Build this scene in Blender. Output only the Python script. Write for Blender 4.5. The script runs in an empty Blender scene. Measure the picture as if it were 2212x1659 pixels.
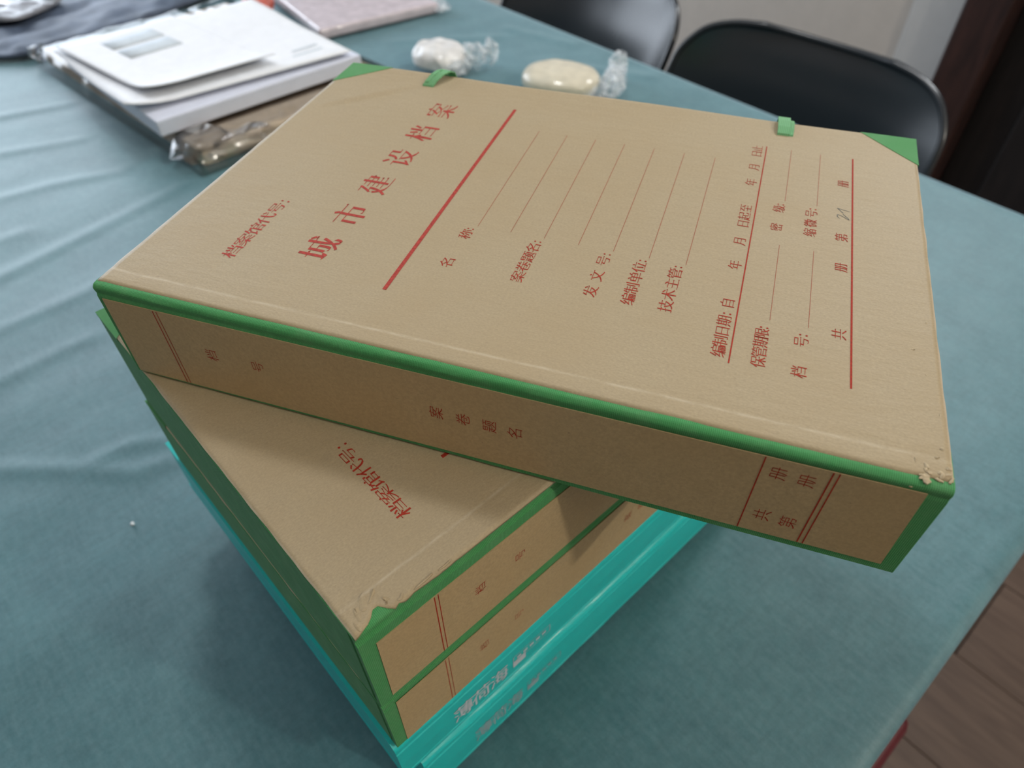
import bpy, bmesh, math, random
from mathutils import Vector, Matrix, noise

# ------------------------------------------------------------------ camera, light, exposure
SC = bpy.context.scene
COL = SC.collection
R = math.radians
MM = 0.001

cam_data = bpy.data.cameras.new('camera')
cam = bpy.data.objects.new('camera', cam_data)
COL.objects.link(cam)
cam.matrix_world = Matrix((
    (0.66009912, -0.5419353, 0.52016852, 0.27182209),
    (0.75112755, 0.48426001, -0.44866429, -0.01766383),
    (-0.00874979, 0.6868758, 0.72672214, 1.17806922),
    (0, 0, 0, 1)))
cam_data.sensor_width = 36.0
cam_data.sensor_fit = 'HORIZONTAL'
cam_data.lens = 1506.58 * 36.0 / 2212.0
cam_data.clip_start = 0.01
cam_data.dof.use_dof = True
cam_data.dof.focus_distance = 0.262
cam_data.dof.aperture_fstop = 10.5
SC.camera = cam

SC.view_settings.view_transform = 'Standard'
SC.view_settings.look = 'None'
SC.view_settings.gamma = 1.0
SC.view_settings.use_curve_mapping = False
SC.view_settings.exposure = 0.0

world = bpy.data.worlds.new('room_ambient')
SC.world = world
world.use_nodes = True
world.node_tree.nodes['Background'].inputs[0].default_value = (0.80, 0.88, 1.0, 1)
world.node_tree.nodes['Background'].inputs[1].default_value = 0.21

def area(name, loc, target, sx, sy, power, color):
    d = bpy.data.lights.new(name, 'AREA')
    d.shape = 'RECTANGLE'; d.size = sx; d.size_y = sy
    d.energy = power; d.color = color
    o = bpy.data.objects.new(name, d)
    o.location = loc
    o.rotation_euler = (Vector(target) - Vector(loc)).to_track_quat('-Z', 'Y').to_euler()
    COL.objects.link(o)
    return o

# the big window on the far left side of the room
area('window_daylight', (-2.75, 0.12, 1.28), (-0.4, 0.12, 1.0), 1.8, 2.0, 66.0, (0.80, 0.89, 1.0))
# a narrow window high in the back wall and a square ceiling panel
area('back_window_daylight', (-0.14, 1.88, 1.78), (-0.05, 0.10, 0.85), 0.30, 0.8, 20.0, (0.93, 0.97, 1.0))
area('ceiling_panel', (-0.74, 0.55, 2.74), (0.10, 0.20, 0.85), 0.26, 0.26, 11.0, (0.98, 0.98, 0.98))
# the small ceiling lamp on the right
lamp = bpy.data.lights.new('ceiling_lamp', 'POINT')
lamp.energy = 61.0
lamp.shadow_soft_size = 0.045
lamp.color = (1.0, 0.93, 0.82)
lamp_o = bpy.data.objects.new('ceiling_lamp', lamp)
lamp_o.location = (2.05, 0.86, 2.42)
COL.objects.link(lamp_o)

# ------------------------------------------------------------------ helpers
def tag(o, label=None, cat=None, group=None, kind=None):
    if label: o['label'] = label
    if cat: o['category'] = cat
    if group: o['group'] = group
    if kind: o['kind'] = kind
    return o

def empty(name, loc=(0, 0, 0), rz=0.0):
    o = bpy.data.objects.new(name, None)
    o.empty_display_size = 0.05
    o.location = loc
    o.rotation_euler = (0, 0, rz)
    COL.objects.link(o)
    return o

def mesh_obj(name, verts, faces, mat, parent=None, scale=MM, smooth=False, loc=None, rot=None):
    me = bpy.data.meshes.new(name)
    me.from_pydata([(v[0]*scale, v[1]*scale, v[2]*scale) for v in verts], [], faces)
    me.validate()
    me.update()
    me.materials.append(mat)
    if smooth:
        me.polygons.foreach_set('use_smooth', [True]*len(me.polygons))
    o = bpy.data.objects.new(name, me)
    if parent: o.parent = parent
    if loc: o.location = loc
    if rot: o.rotation_euler = rot
    COL.objects.link(o)
    return o

def bm_obj(name, bm, mat, parent=None, smooth=False, loc=None, rot=None, scale=MM):
    bmesh.ops.scale(bm, vec=(scale,)*3, verts=bm.verts)
    bmesh.ops.recalc_face_normals(bm, faces=bm.faces)
    me = bpy.data.meshes.new(name)
    bm.to_mesh(me); bm.free()
    me.materials.append(mat)
    if smooth:
        me.polygons.foreach_set('use_smooth', [True]*len(me.polygons))
    o = bpy.data.objects.new(name, me)
    if parent: o.parent = parent
    if loc: o.location = loc
    if rot: o.rotation_euler = rot
    COL.objects.link(o)
    return o

def bm_box(bm, x0, x1, y0, y1, z0, z1, bevel=0.0, seg=2):
    r = bmesh.ops.create_cube(bm, size=1.0)
    vs = r['verts']
    for v in vs:
        v.co = Vector(((x0+x1)/2 + v.co.x*(x1-x0), (y0+y1)/2 + v.co.y*(y1-y0), (z0+z1)/2 + v.co.z*(z1-z0)))
    if bevel:
        es = list({e for v in vs for e in v.link_edges})
        bmesh.ops.bevel(bm, geom=es, offset=bevel, segments=seg, profile=0.5, affect='EDGES')

def box(name, x0, x1, y0, y1, z0, z1, mat, parent=None, bevel=0.0, seg=2, scale=MM):
    bm = bmesh.new()
    bm_box(bm, x0, x1, y0, y1, z0, z1, bevel, seg)
    return bm_obj(name, bm, mat, parent, scale=scale)

def extrude_x(name, prof, x0, x1, mat, parent=None, n=1, smooth=False, wob=0.0):
    """closed (y,z) profile swept along x"""
    vs, fs = [], []
    m = len(prof)
    for i in range(n+1):
        x = x0 + (x1-x0)*i/n
        for k, (y, z) in enumerate(prof):
            w = wob*noise.noise(Vector((x*0.05, k*0.35, 3.1))) if wob else 0
            vs.append((x, y - w, z + w*0.4))
    for i in range(n):
        for k in range(m):
            a = i*m+k; b = i*m+(k+1) % m
            fs.append((a, b, b+m, a+m))
    fs.append(tuple(range(m))[::-1]); fs.append(tuple(n*m+k for k in range(m)))
    bm = bmesh.new()
    bv = [bm.verts.new(v) for v in vs]
    for f in fs: bm.faces.new([bv[i] for i in f])
    return bm_obj(name, bm, mat, parent, smooth=smooth)

# ------------------------------------------------------------------ node materials
class NB:
    def __init__(s, name):
        s.m = bpy.data.materials.new(name); s.m.use_nodes = True
        s.nt = s.m.node_tree; s.n = s.nt.nodes; s.l = s.nt.links
        s.bsdf = s.n['Principled BSDF']
        s.tc = s.n.new('ShaderNodeTexCoord')
    def add(s, t, **kw):
        nd = s.n.new(t)
        for k, v in kw.items(): setattr(nd, k, v)
        return nd
    def mapping(s, scale=(1, 1, 1), rot=(0, 0, 0), loc=(0, 0, 0), src='Object'):
        mp = s.add('ShaderNodeMapping')
        mp.inputs['Scale'].default_value = scale
        mp.inputs['Rotation'].default_value = rot
        mp.inputs['Location'].default_value = loc
        s.l.new(s.tc.outputs[src], mp.inputs['Vector'])
        return mp.outputs[0]
    def noise(s, vec, scale, detail=4, rough=0.5, dist=0.0):
        nd = s.add('ShaderNodeTexNoise')
        nd.inputs['Scale'].default_value = scale
        nd.inputs['Detail'].default_value = detail
        nd.inputs['Roughness'].default_value = rough
        nd.inputs['Distortion'].default_value = dist
        s.l.new(vec, nd.inputs['Vector'])
        return nd.outputs['Fac']
    def wave(s, vec, scale, axis='X', dist=0.0, dscale=1.0):
        nd = s.add('ShaderNodeTexWave', wave_type='BANDS', bands_direction=axis)
        nd.inputs['Scale'].default_value = scale
        nd.inputs['Distortion'].default_value = dist
        nd.inputs['Detail Scale'].default_value = dscale
        s.l.new(vec, nd.inputs['Vector'])
        return nd.outputs['Fac']
    def ramp(s, fac, stops):
        nd = s.add('ShaderNodeValToRGB')
        el = nd.color_ramp.elements
        while len(el) < len(stops): el.new(0.5)
        for e, (p, c) in zip(el, stops):
            e.position = p
            e.color = (c, c, c, 1) if isinstance(c, (int, float)) else (*c, 1)
        s.l.new(fac, nd.inputs[0])
        return nd.outputs[0]
    def mix(s, fac, a, b, mode='MIX'):
        nd = s.add('ShaderNodeMix', data_type='RGBA', blend_type=mode)
        for sock, v in ((nd.inputs[0], fac), (nd.inputs[6], a), (nd.inputs[7], b)):
            if isinstance(v, (int, float)): sock.default_value = v
            elif isinstance(v, tuple): sock.default_value = (*v, 1)
            else: s.l.new(v, sock)
        return nd.outputs[2]
    def math(s, op, a, b=0.0):
        nd = s.add('ShaderNodeMath', operation=op)
        for sock, v in ((nd.inputs[0], a), (nd.inputs[1], b)):
            if isinstance(v, (int, float)): sock.default_value = v
            else: s.l.new(v, sock)
        return nd.outputs[0]
    def bump(s, h, strength=0.3, dist=0.001, normal=None):
        nd = s.add('ShaderNodeBump')
        nd.inputs['Strength'].default_value = strength
        nd.inputs['Distance'].default_value = dist
        s.l.new(h, nd.inputs['Height'])
        if normal: s.l.new(normal, nd.inputs['Normal'])
        return nd.outputs[0]
    def set(s, color=None, rough=None, normal=None, spec=None, **kw):
        b = s.bsdf
        for nm, v in (('Base Color', color), ('Roughness', rough), ('Normal', normal), ('Specular IOR Level', spec)):
            if v is None: continue
            if isinstance(v, (int, float)): b.inputs[nm].default_value = v
            elif isinstance(v, tuple): b.inputs[nm].default_value = (*v, 1)
            else: s.l.new(v, b.inputs[nm])
        for k, v in kw.items():
            b.inputs[k.replace('_', ' ')].default_value = v
        return s.m

def simple(name, col, rough=0.5, spec=0.5, nscale=None, namp=0.12, bstr=0.0):
    b = NB(name)
    if nscale:
        f = b.noise(b.mapping(), nscale, 5)
        c = b.mix(b.ramp(f, [(0.3, 0.0), (0.7, 1.0)]), tuple(x*(1-namp) for x in col), tuple(min(1, x*(1+namp)) for x in col))
        nrm = b.bump(f, bstr, 0.001) if bstr else None
        return b.set(c, rough, nrm, spec)
    return b.set(col, rough, None, spec)

def kraft(name, base=(0.385, 0.302, 0.182), worn=True):
    b = NB(name)
    v = b.mapping()
    fine = b.noise(b.mapping((1, 1.7, 1)), 900, 6, 0.7)
    fib = b.noise(b.mapping((420, 1500, 900)), 1.0, 3, 0.6, 0.4)
    blot = b.noise(v, 28, 4, 0.55)
    c = b.mix(b.ramp(fine, [(0.3, 0.0), (0.7, 1.0)]), tuple(x*0.84 for x in base), tuple(x*1.12 for x in base))
    c = b.mix(b.math('MULTIPLY', b.ramp(blot, [(0.35, 0.0), (0.72, 1.0)]), 0.35), c, (base[0]*0.93, base[1]*0.86, base[2]*0.74))
    # dark fibres
    fl = b.ramp(fib, [(0.24, 1.0), (0.31, 0.0)])
    c = b.mix(b.math('MULTIPLY', fl, 0.38), c, (0.16, 0.11, 0.06))
    h = b.noise(b.mapping((1, 2.2, 1)), 520, 5, 0.65)
    h2 = b.noise(b.mapping((1, 2.6, 1)), 95, 3, 0.5)
    hh = b.math('ADD', h, b.math('MULTIPLY', h2, 3.2))
    n = b.bump(hh, 0.42, 0.00022)
    if worn:
        # pale rubbed line along the hinge crease, and rubbed short edges
        sep = b.add('ShaderNodeSeparateXYZ'); b.l.new(b.tc.outputs['Object'], sep.inputs[0])
        wobn = b.noise(v, 60, 3)
        y = b.math('ADD', sep.outputs[1], b.math('MULTIPLY', wobn, 0.0014))
        d = b.math('ABSOLUTE', b.math('SUBTRACT', y, 0.0117))
        line = b.ramp(b.math('MULTIPLY', d, 400.0), [(0.0, 1.0), (0.42, 0.0)])
        brk = b.ramp(b.noise(b.mapping((1, 3, 1)), 140, 3), [(0.35, 0.15), (0.65, 1.0)])
        line = b.math('MULTIPLY', line, brk)
        c = b.mix(b.math('MULTIPLY', line, 0.38), c, (0.62, 0.53, 0.40))
        e = b.math('MINIMUM', sep.outputs[0], b.math('SUBTRACT', 0.31, sep.outputs[0]))
        er = b.ramp(b.math('MULTIPLY', b.math('ADD', e, b.math('MULTIPLY', wobn, 0.0007)), 300.0), [(0.05, 1.0), (0.32, 0.0)])
        c = b.mix(b.math('MULTIPLY', er, 0.6), c, (0.66, 0.58, 0.47))
    return b.set(c, 0.60, n, 0.42)

def cloth_green(name, base=(0.064, 0.285, 0.094), sc=1.0):
    b = NB(name)
    v = b.mapping()
    sep = b.add('ShaderNodeSeparateXYZ'); b.l.new(b.tc.outputs['Object'], sep.inputs[0])
    # woven threads: one set across x, one set along (y+z)
    yz = b.math('ADD', sep.outputs[1], sep.outputs[2])
    k = 2*math.pi/0.00062*sc
    w1 = b.math('SINE', b.math('MULTIPLY', b.math('ADD', sep.outputs[0], b.math('MULTIPLY', b.noise(v, 120, 2), 0.0002)), k))
    w2 = b.math('SINE', b.math('MULTIPLY', b.math('ADD', yz, b.math('MULTIPLY', b.noise(v, 100, 2), 0.0002)), k*0.85))
    w = b.math('MULTIPLY', w1, w2)
    w = b.math('ADD', b.math('MULTIPLY', w, 0.5), b.math('ADD', b.math('MULTIPLY', w1, 0.35), 0.5))
    blot = b.noise(v, 90, 4, 0.6)
    c = b.mix(b.ramp(w, [(0.1, 0.0), (0.9, 1.0)]), tuple(x*0.62 for x in base), tuple(x*1.30 for x in base))
    c = b.mix(b.math('MULTIPLY', b.ramp(blot, [(0.45, 0.0), (0.75, 1.0)]), 0.30), c, (0.17, 0.33, 0.17))
    n = b.bump(w, 0.55, 0.00016)
    return b.set(c, 0.75, n, 0.18, Sheen_Weight=0.08, Sheen_Roughness=0.5)

def tablecloth_mat():
    b = NB('teal_linen_cloth')
    v = b.mapping()
    m1 = b.noise(b.mapping((1, 1, 1)), 26, 5, 0.62)
    streak = b.noise(b.mapping((60, 240, 60)), 1.0, 4, 0.6)
    streak2 = b.noise(b.mapping((240, 60, 60)), 1.0, 4, 0.6)
    c = b.mix(b.ramp(m1, [(0.32, 0.0), (0.68, 1.0)]), (0.030, 0.118, 0.138), (0.058, 0.172, 0.195))
    c = b.mix(b.math('MULTIPLY', b.ramp(streak, [(0.40, 0.0), (0.66, 1.0)]), 0.34), c, (0.115, 0.225, 0.245))
    c = b.mix(b.math('MULTIPLY', b.ramp(streak2, [(0.40, 0.0), (0.66, 1.0)]), 0.32), c, (0.026, 0.085, 0.102))
    mel = b.noise(v, 320, 4, 0.65)
    c = b.mix(b.math('MULTIPLY', b.ramp(mel, [(0.38, 0.0), (0.66, 1.0)]), 0.22), c, (0.125, 0.255, 0.285))
    thread = b.noise(v, 1500, 3, 0.7)
    c = b.mix(b.math('MULTIPLY', b.ramp(thread, [(0.35, 1.0), (0.6, 0.0)]), 0.25), c, (0.024, 0.075, 0.09))
    hh = b.math('ADD', thread, b.math('MULTIPLY', streak, 1.2))
    n = b.bump(hh, 0.35, 0.0003)
    n = b.bump(b.noise(v, 9, 3), 0.35, 0.006, n)
    return b.set(c, 0.50, n, 0.60, Sheen_Weight=0.6, Sheen_Roughness=0.45, Sheen_Tint=(0.72, 0.90, 1.0, 1.0))

def clear_plastic(name, tint=(0.95, 0.96, 0.98), rough=0.08, amount=0.28, bump=0.5, bscale=45):
    m = bpy.data.materials.new(name); m.use_nodes = True
    nt = m.node_tree; n = nt.nodes; l = nt.links
    n.remove(n['Principled BSDF'])
    tr = n.new('ShaderNodeBsdfTransparent'); tr.inputs[0].default_value = (*tint, 1)
    gl = n.new('ShaderNodeBsdfGlossy'); gl.inputs['Roughness'].default_value = rough
    mx = n.new('ShaderNodeMixShader')
    fr = n.new('ShaderNodeFresnel'); fr.inputs[0].default_value = 1.5
    add = n.new('ShaderNodeMath'); add.operation = 'ADD'; add.inputs[1].default_value = amount
    tc = n.new('ShaderNodeTexCoord'); ns = n.new('ShaderNodeTexNoise'); ns.inputs['Scale'].default_value = bscale
    ns.inputs['Detail'].default_value = 3
    bp = n.new('ShaderNodeBump'); bp.inputs['Strength'].default_value = bump; bp.inputs['Distance'].default_value = 0.004
    l.new(tc.outputs['Object'], ns.inputs['Vector']); l.new(ns.outputs['Fac'], bp.inputs['Height'])
    l.new(bp.outputs[0], gl.inputs['Normal'])
    l.new(fr.outputs[0], add.inputs[0]); l.new(add.outputs[0], mx.inputs[0])
    l.new(tr.outputs[0], mx.inputs[1]); l.new(gl.outputs[0], mx.inputs[2])
    l.new(mx.outputs[0], n['Material Output'].inputs['Surface'])
    return m

M_KRAFT = kraft('kraft_paper')
M_KRAFT_LABEL = kraft('kraft_label_paper', (0.44, 0.322, 0.172), worn=False)
M_GREEN = cloth_green('green_book_cloth')
M_GREEN_PAT = cloth_green('green_corner_cloth', (0.085, 0.30, 0.10), 1.4)
M_RIBBON = cloth_green('pale_green_ribbon', (0.17, 0.42, 0.20), 0.7)
M_RED = simple('red_print_ink', (0.33, 0.030, 0.014), 0.7, 0.2, 900, 0.25)
M_RED_OLD = simple('faded_red_print_ink', (0.37, 0.045, 0.032), 0.7, 0.2, 900, 0.3)
M_RED_THIN = simple('thin_red_ruling_ink', (0.34, 0.075, 0.032), 0.6, 0.3, 900, 0.25)
M_PENCIL = simple('pencil_mark', (0.10, 0.11, 0.10), 0.6, 0.4, 1500, 0.5)
M_BOARD = simple('grey_board', (0.42, 0.35, 0.26), 0.9, 0.2, 300, 0.15)
M_TORN = simple('torn_paper_fibre', (0.43, 0.345, 0.225), 0.9, 0.2, 700, 0.22, 0.6)
M_CLOTH = tablecloth_mat()

def teal_plastic():
    b = NB('teal_plastic')
    f = b.noise(b.mapping(), 700, 3)
    n = b.bump(f, 0.12, 0.0002)
    return b.set((0.012, 0.54, 0.53), 0.30, n, 0.5)
M_TEAL = teal_plastic()
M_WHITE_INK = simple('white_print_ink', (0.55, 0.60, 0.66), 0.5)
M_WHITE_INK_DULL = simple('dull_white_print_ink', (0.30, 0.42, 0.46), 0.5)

# ------------------------------------------------------------------ lettering: glyph outlines turned into print
_dg = bpy.context.evaluated_depsgraph_get
_glyphs = {}
def _sample(sp, res=5):
    pts = []
    bp = sp.bezier_points
    n = len(bp)
    for i in range(n):
        a, b = bp[i], bp[(i+1) % n]
        p0, p1, p2, p3 = a.co, a.handle_right, b.handle_left, b.co
        chord = (p3-p0).length
        straight = chord < 1e-7 or (abs((p1-p0).cross(p3-p0).length)/max(chord, 1e-6) < 1e-3 and abs((p2-p0).cross(p3-p0).length)/max(chord, 1e-6) < 1e-3)
        k = 1 if straight else res
        for j in range(k):
            t = j/k; s = 1-t
            q = p0*s**3 + p1*3*s*s*t + p2*3*s*t*t + p3*t**3
            if not pts or (Vector((q.x, q.y)) - pts[-1]).length > 1e-4:
                pts.append(Vector((q.x, q.y)))
    if len(pts) > 2 and (pts[0]-pts[-1]).length < 1e-4: pts.pop()
    return pts

def glyph(ch, wx=0.09, wy=0.03, serif=True):
    """outline of a character with thin level strokes and heavy upright ones, in em units"""
    key = (ch, wx, wy, serif)
    if key in _glyphs: return _glyphs[key]
    cu = bpy.data.curves.new('g', 'FONT'); cu.body = ch
    ob = bpy.data.objects.new('g', cu); COL.objects.link(ob)
    bpy.context.view_layer.update()
    cc = ob.to_curve(_dg())
    loops = [_sample(s) for s in cc.splines if s.type == 'BEZIER' and len(s.bezier_points) > 2]
    ob.to_curve_clear()
    bpy.data.objects.remove(ob)
    loops = [l for l in loops if len(l) > 2]
    area2 = sum(sum(l[i].x*l[(i+1) % len(l)].y - l[(i+1) % len(l)].x*l[i].y for i in range(len(l))) for l in loops)
    sg = 1.0 if area2 > 0 else -1.0
    segs = [(l[i], l[(i+1) % len(l)]) for l in loops for i in range(len(l))]
    def thick(p, d):
        best = 9.0
        for a, b in segs:
            e = b-a; den = d.x*e.y - d.y*e.x
            if abs(den) < 1e-9: continue
            q = a-p
            t = (q.x*e.y - q.y*e.x)/den; u = (q.x*d.y - q.y*d.x)/den
            if t > 1e-4 and -1e-6 <= u <= 1+1e-6 and t < best: best = t
        return best
    out = []; serifs = []
    for l in loops:
        n = len(l); new = []; off = []; nor = []; tk = []
        for i in range(n):
            a, b = l[i], l[(i+1) % n]
            d = (b-a); L = d.length; d = d/L if L else Vector((1, 0))
            nn = Vector((d.y, -d.x))*sg
            ts = [thick(a.lerp(b, f), -nn) for f in (0.12, 0.3, 0.5, 0.7, 0.88)]
            t = min(ts); o_ = 0.0
            if abs(nn.y) > 0.93 and t < 0.12: o_ = max(-0.030, 0.5*(wy - t))
            elif abs(nn.x) > 0.93 and t < 0.12: o_ = max(-0.02, min(0.014, 0.5*(wx - t)))
            elif t < 0.12 and abs(nn.x) > 0.6: o_ = max(-0.01, min(0.006, 0.4*(wx - t)))
            off.append(o_); nor.append(nn); tk.append(t)
        for i in range(n):
            b = l[i]
            n1, n2 = nor[i-1], nor[i]; o1, o2 = off[i-1], off[i]
            det = n1.x*n2.y - n1.y*n2.x
            if abs(det) > 0.25:
                v = Vector(((o1*n2.y - o2*n1.y)/det, (n1.x*o2 - n2.x*o1)/det))
                if v.length > 0.05: v = v.normalized()*0.05
            else:
                v = (n1*o1 + n2*o2)*0.5
            new.append(b+v)
        for i in range(n):
            a, b = l[i], l[(i+1) % n]
            L = (b-a).length
            if serif and nor[i].x > 0.97 and 0.04 < L < 0.10 and tk[i] > 0.14 and abs(nor[i-1].y) > 0.95 and abs(nor[(i+1) % n].y) > 0.95:
                xr = max(a.x, b.x); ym = (a.y+b.y)/2
                serifs.append([(xr+0.004, ym-wy/2), (xr-0.028, ym+0.050), (xr-0.085, ym+wy/2)])
        out.append(new)
    c2 = bpy.data.curves.new('g2', 'CURVE'); c2.dimensions = '2D'; c2.fill_mode = 'BOTH'
    for l in out:
        s = c2.splines.new('POLY'); s.points.add(len(l)-1)
        for p, q in zip(s.points, l): p.co = (q.x, q.y, 0, 1)
        s.use_cyclic_u = True
    ob = bpy.data.objects.new('g2', c2); COL.objects.link(ob)
    bpy.context.view_layer.update()
    me = bpy.data.meshes.new_from_object(ob.evaluated_get(_dg()))
    vs = [(v.co.x, v.co.y) for v in me.vertices]
    fs = [tuple(p.vertices) for p in me.polygons]
    bpy.data.objects.remove(ob); bpy.data.meshes.remove(me)
    for sf in serifs:
        k0 = len(vs); vs += sf; fs.append((k0, k0+1, k0+2))
    # Noto full-width body: 0..0.92-ish; measure the ink box instead
    xs = [v[0] for v in vs]; ys = [v[1] for v in vs]
    bb = (min(xs), max(xs), min(ys), max(ys))
    _glyphs[key] = (vs, fs, bb)
    return _glyphs[key]

def disc(bmv, cx, cy, r, place, n=14):
    base = len(bmv[0])
    for i in range(n):
        a = 2*math.pi*i/n
        bmv[0].append(place(cx + r*math.cos(a), cy + r*math.sin(a)))
    bmv[1].append(tuple(base+i for i in range(n)))

# body metrics of the font: ideographs fill about x 0.03..0.89, y -0.08..0.80 of these units
EMW, EMH, EMCX, EMCY = 0.89, 0.92, 0.4585, 0.355
def put(buf, ch, cx, cy, w, h, place, wx=0.09, wy=0.03, serif=True):
    """place character ch with its body centre at (cx, cy), body size w x h; place maps (right, up) to 3D"""
    vs, fs, bb = glyph(ch, wx, wy, serif)
    base = len(buf[0])
    for x, y in vs:
        buf[0].append(place(cx + (x-EMCX)/EMW*w, cy + (y-EMCY)/EMH*h))
    for f in fs: buf[1].append(tuple(base+i for i in f))

def rect(buf, x0, x1, y0, y1, place):
    base = len(buf[0])
    for q in ((x0, y0), (x1, y0), (x1, y1), (x0, y1)): buf[0].append(place(*q))
    buf[1].append((base, base+1, base+2, base+3))

# ------------------------------------------------------------------ room
M_WALL = simple('beige_painted_wall', (0.47, 0.43, 0.385), 0.85, 0.2, 30, 0.03)
M_TRIM = simple('pale_grey_trim_paint', (0.46, 0.46, 0.45), 0.6, 0.4, 40, 0.02)
M_CEIL = simple('white_ceiling_paint', (0.75, 0.74, 0.72), 0.9, 0.2, 20, 0.02)

def darkwood(name, a, b_, rough=0.45, axis=(2, 2, 22)):
    b = NB(name)
    v = b.mapping((axis[0], axis[1], axis[2]))
    f = b.noise(v, 4.0, 6, 0.6, 0.8)
    c = b.mix(b.ramp(f, [(0.35, 0.0), (0.68, 1.0)]), a, b_)
    return b.set(c, rough, b.bump(f, 0.15, 0.001), 0.45)
M_DOORWOOD = darkwood('dark_red_brown_wood', (0.018, 0.009, 0.008), (0.045, 0.020, 0.016), 0.45, (14, 14, 1.5))
M_DOORLEAF = darkwood('near_black_wood', (0.006, 0.0055, 0.006), (0.014, 0.011, 0.011), 0.5, (14, 14, 1.5))
M_PLANK = darkwood('brown_wood_plank', (0.085, 0.056, 0.043), (0.135, 0.092, 0.070), 0.45, (1.6, 16, 4))
M_UNDER = simple('screed', (0.10, 0.09, 0.08), 0.9)

YW = 1.92
def struct(o):
    o['kind'] = 'structure'; return o
fl = struct(box('floor', -3.6, 2.9, -3.0, YW, -0.05, -0.012, M_UNDER, scale=1.0))
rng = random.Random(4)
plank_meshes = []
for k in range(4):
    L = 1.2
    bm = bmesh.new(); bm_box(bm, -L/2+0.001, L/2-0.001, -0.0945, 0.0945, -0.012, 0, 0.0012, 1)
    bmesh.ops.recalc_face_normals(bm, faces=bm.faces)
    me = bpy.data.meshes.new('plank'); bm.to_mesh(me); bm.free(); me.materials.append(M_PLANK)
    plank_meshes.append(me)
row = 0
y = 0.0
while y < 1.80:
    x = -2.2 + (row % 3)*0.4
    while x < 2.4:
        o = bpy.data.objects.new('plank', plank_meshes[rng.randrange(4)])
        o.parent = fl; o.location = (x, y+0.0, 0.0)
        if rng.random() < 0.5: o.rotation_euler = (0, 0, math.pi)
        COL.objects.link(o)
        x += 1.2
    y += 0.19; row += 1

struct(box('wall_back', -3.6, -0.34, YW, YW+0.1, 0.0, 2.8, M_WALL, scale=1.0))
struct(box('wall_back_upper', -0.34, 0.86, YW, YW+0.1, 2.18, 2.8, M_WALL, scale=1.0))
struct(box('wall_back_side', 0.86, 2.9, YW, YW+0.1, 0.0, 2.8, M_WALL, scale=1.0))
struct(box('wall_right', 2.9, 3.0, -3.0, YW+0.1, 0.0, 2.8, M_WALL, scale=1.0))
struct(box('ceiling', -3.6, 3.0, -3.0, YW+0.1, 2.8, 2.9, M_CEIL, scale=1.0))
struct(box('baseboard_back', -3.6, -0.47, YW-0.014, YW-0.001, 0.0, 0.08, M_TRIM, scale=1.0, bevel=0.003))
struct(box('trim_1', -0.462, -0.345, YW-0.012, YW-0.001, 0.0, 2.2, M_TRIM, scale=1.0, bevel=0.003))
struct(box('wall_front', -3.6, 3.0, -2.6, -2.5, 0.0, 2.8, M_WALL, scale=1.0))
# dark wooden door with its frame
dr = empty('door_1', (0.26, YW, 0)); dr['kind'] = 'structure'
box('door_frame', -0.60, -0.50, -0.05, 0.09, 0.0, 2.18, M_DOORWOOD, dr, 0.006, scale=1.0)
box('door_frame', 0.50, 0.60, -0.05, 0.09, 0.0, 2.18, M_DOORWOOD, dr, 0.006, scale=1.0)
box('door_frame', -0.499, 0.499, -0.05, 0.09, 2.08, 2.18, M_DOORWOOD, dr, 0.006, scale=1.0)
leaf = box('door_leaf', -0.498, 0.498, 0.02, 0.06, 0.005, 2.078, M_DOORLEAF, dr, 0.003, scale=1.0)
for (x0, x1, z0, z1) in ((-0.40, -0.05, 0.15, 0.95), (0.05, 0.40, 0.15, 0.95), (-0.40, -0.05, 1.08, 1.95), (0.05, 0.40, 1.08, 1.95)):
    box('door_panel', x0, x1, 0.008, 0.0195, z0, z1, M_DOORLEAF, leaf, 0.007, scale=1.0)
bm = bmesh.new()
bm_box(bm, 0.44, 0.455, -0.03, 0.0195, 1.0, 1.02, 0.004); bm_box(bm, 0.33, 0.46, -0.045, -0.03, 1.0, 1.02, 0.005)
bm_obj('door_handle', bm, simple('dark_handle_metal', (0.2, 0.19, 0.18), 0.3), leaf, scale=1.0)

# ------------------------------------------------------------------ table and cloth
TX0, TX1, TY0, TY1, TZ = -2.05, 0.316, -0.42, 0.832, 0.75
tb = empty('long_table', ((TX0+TX1)/2, (TY0+TY1)/2, 0))
tag(tb, 'long rectangular table hidden under the teal cloth', 'table')
hx, hy = (TX1-TX0)/2-0.003, (TY1-TY0)/2-0.003
M_TABLE = darkwood('table_wood', (0.18, 0.11, 0.06), (0.30, 0.19, 0.11), 0.5, (2, 20, 4))
box('tabletop', -hx, hx, -hy, hy, TZ-0.030, TZ-0.0045, M_TABLE, tb, 0.004, scale=1.0)
for sx in (-1, 1):
    for sy in (-1, 1):
        box('leg', sx*(hx-0.16)-0.03, sx*(hx-0.16)+0.03, sy*(hy-0.12)-0.03, sy*(hy-0.12)+0.03, 0.0, TZ-0.0302, M_TABLE, tb, 0.004, scale=1.0)

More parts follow.
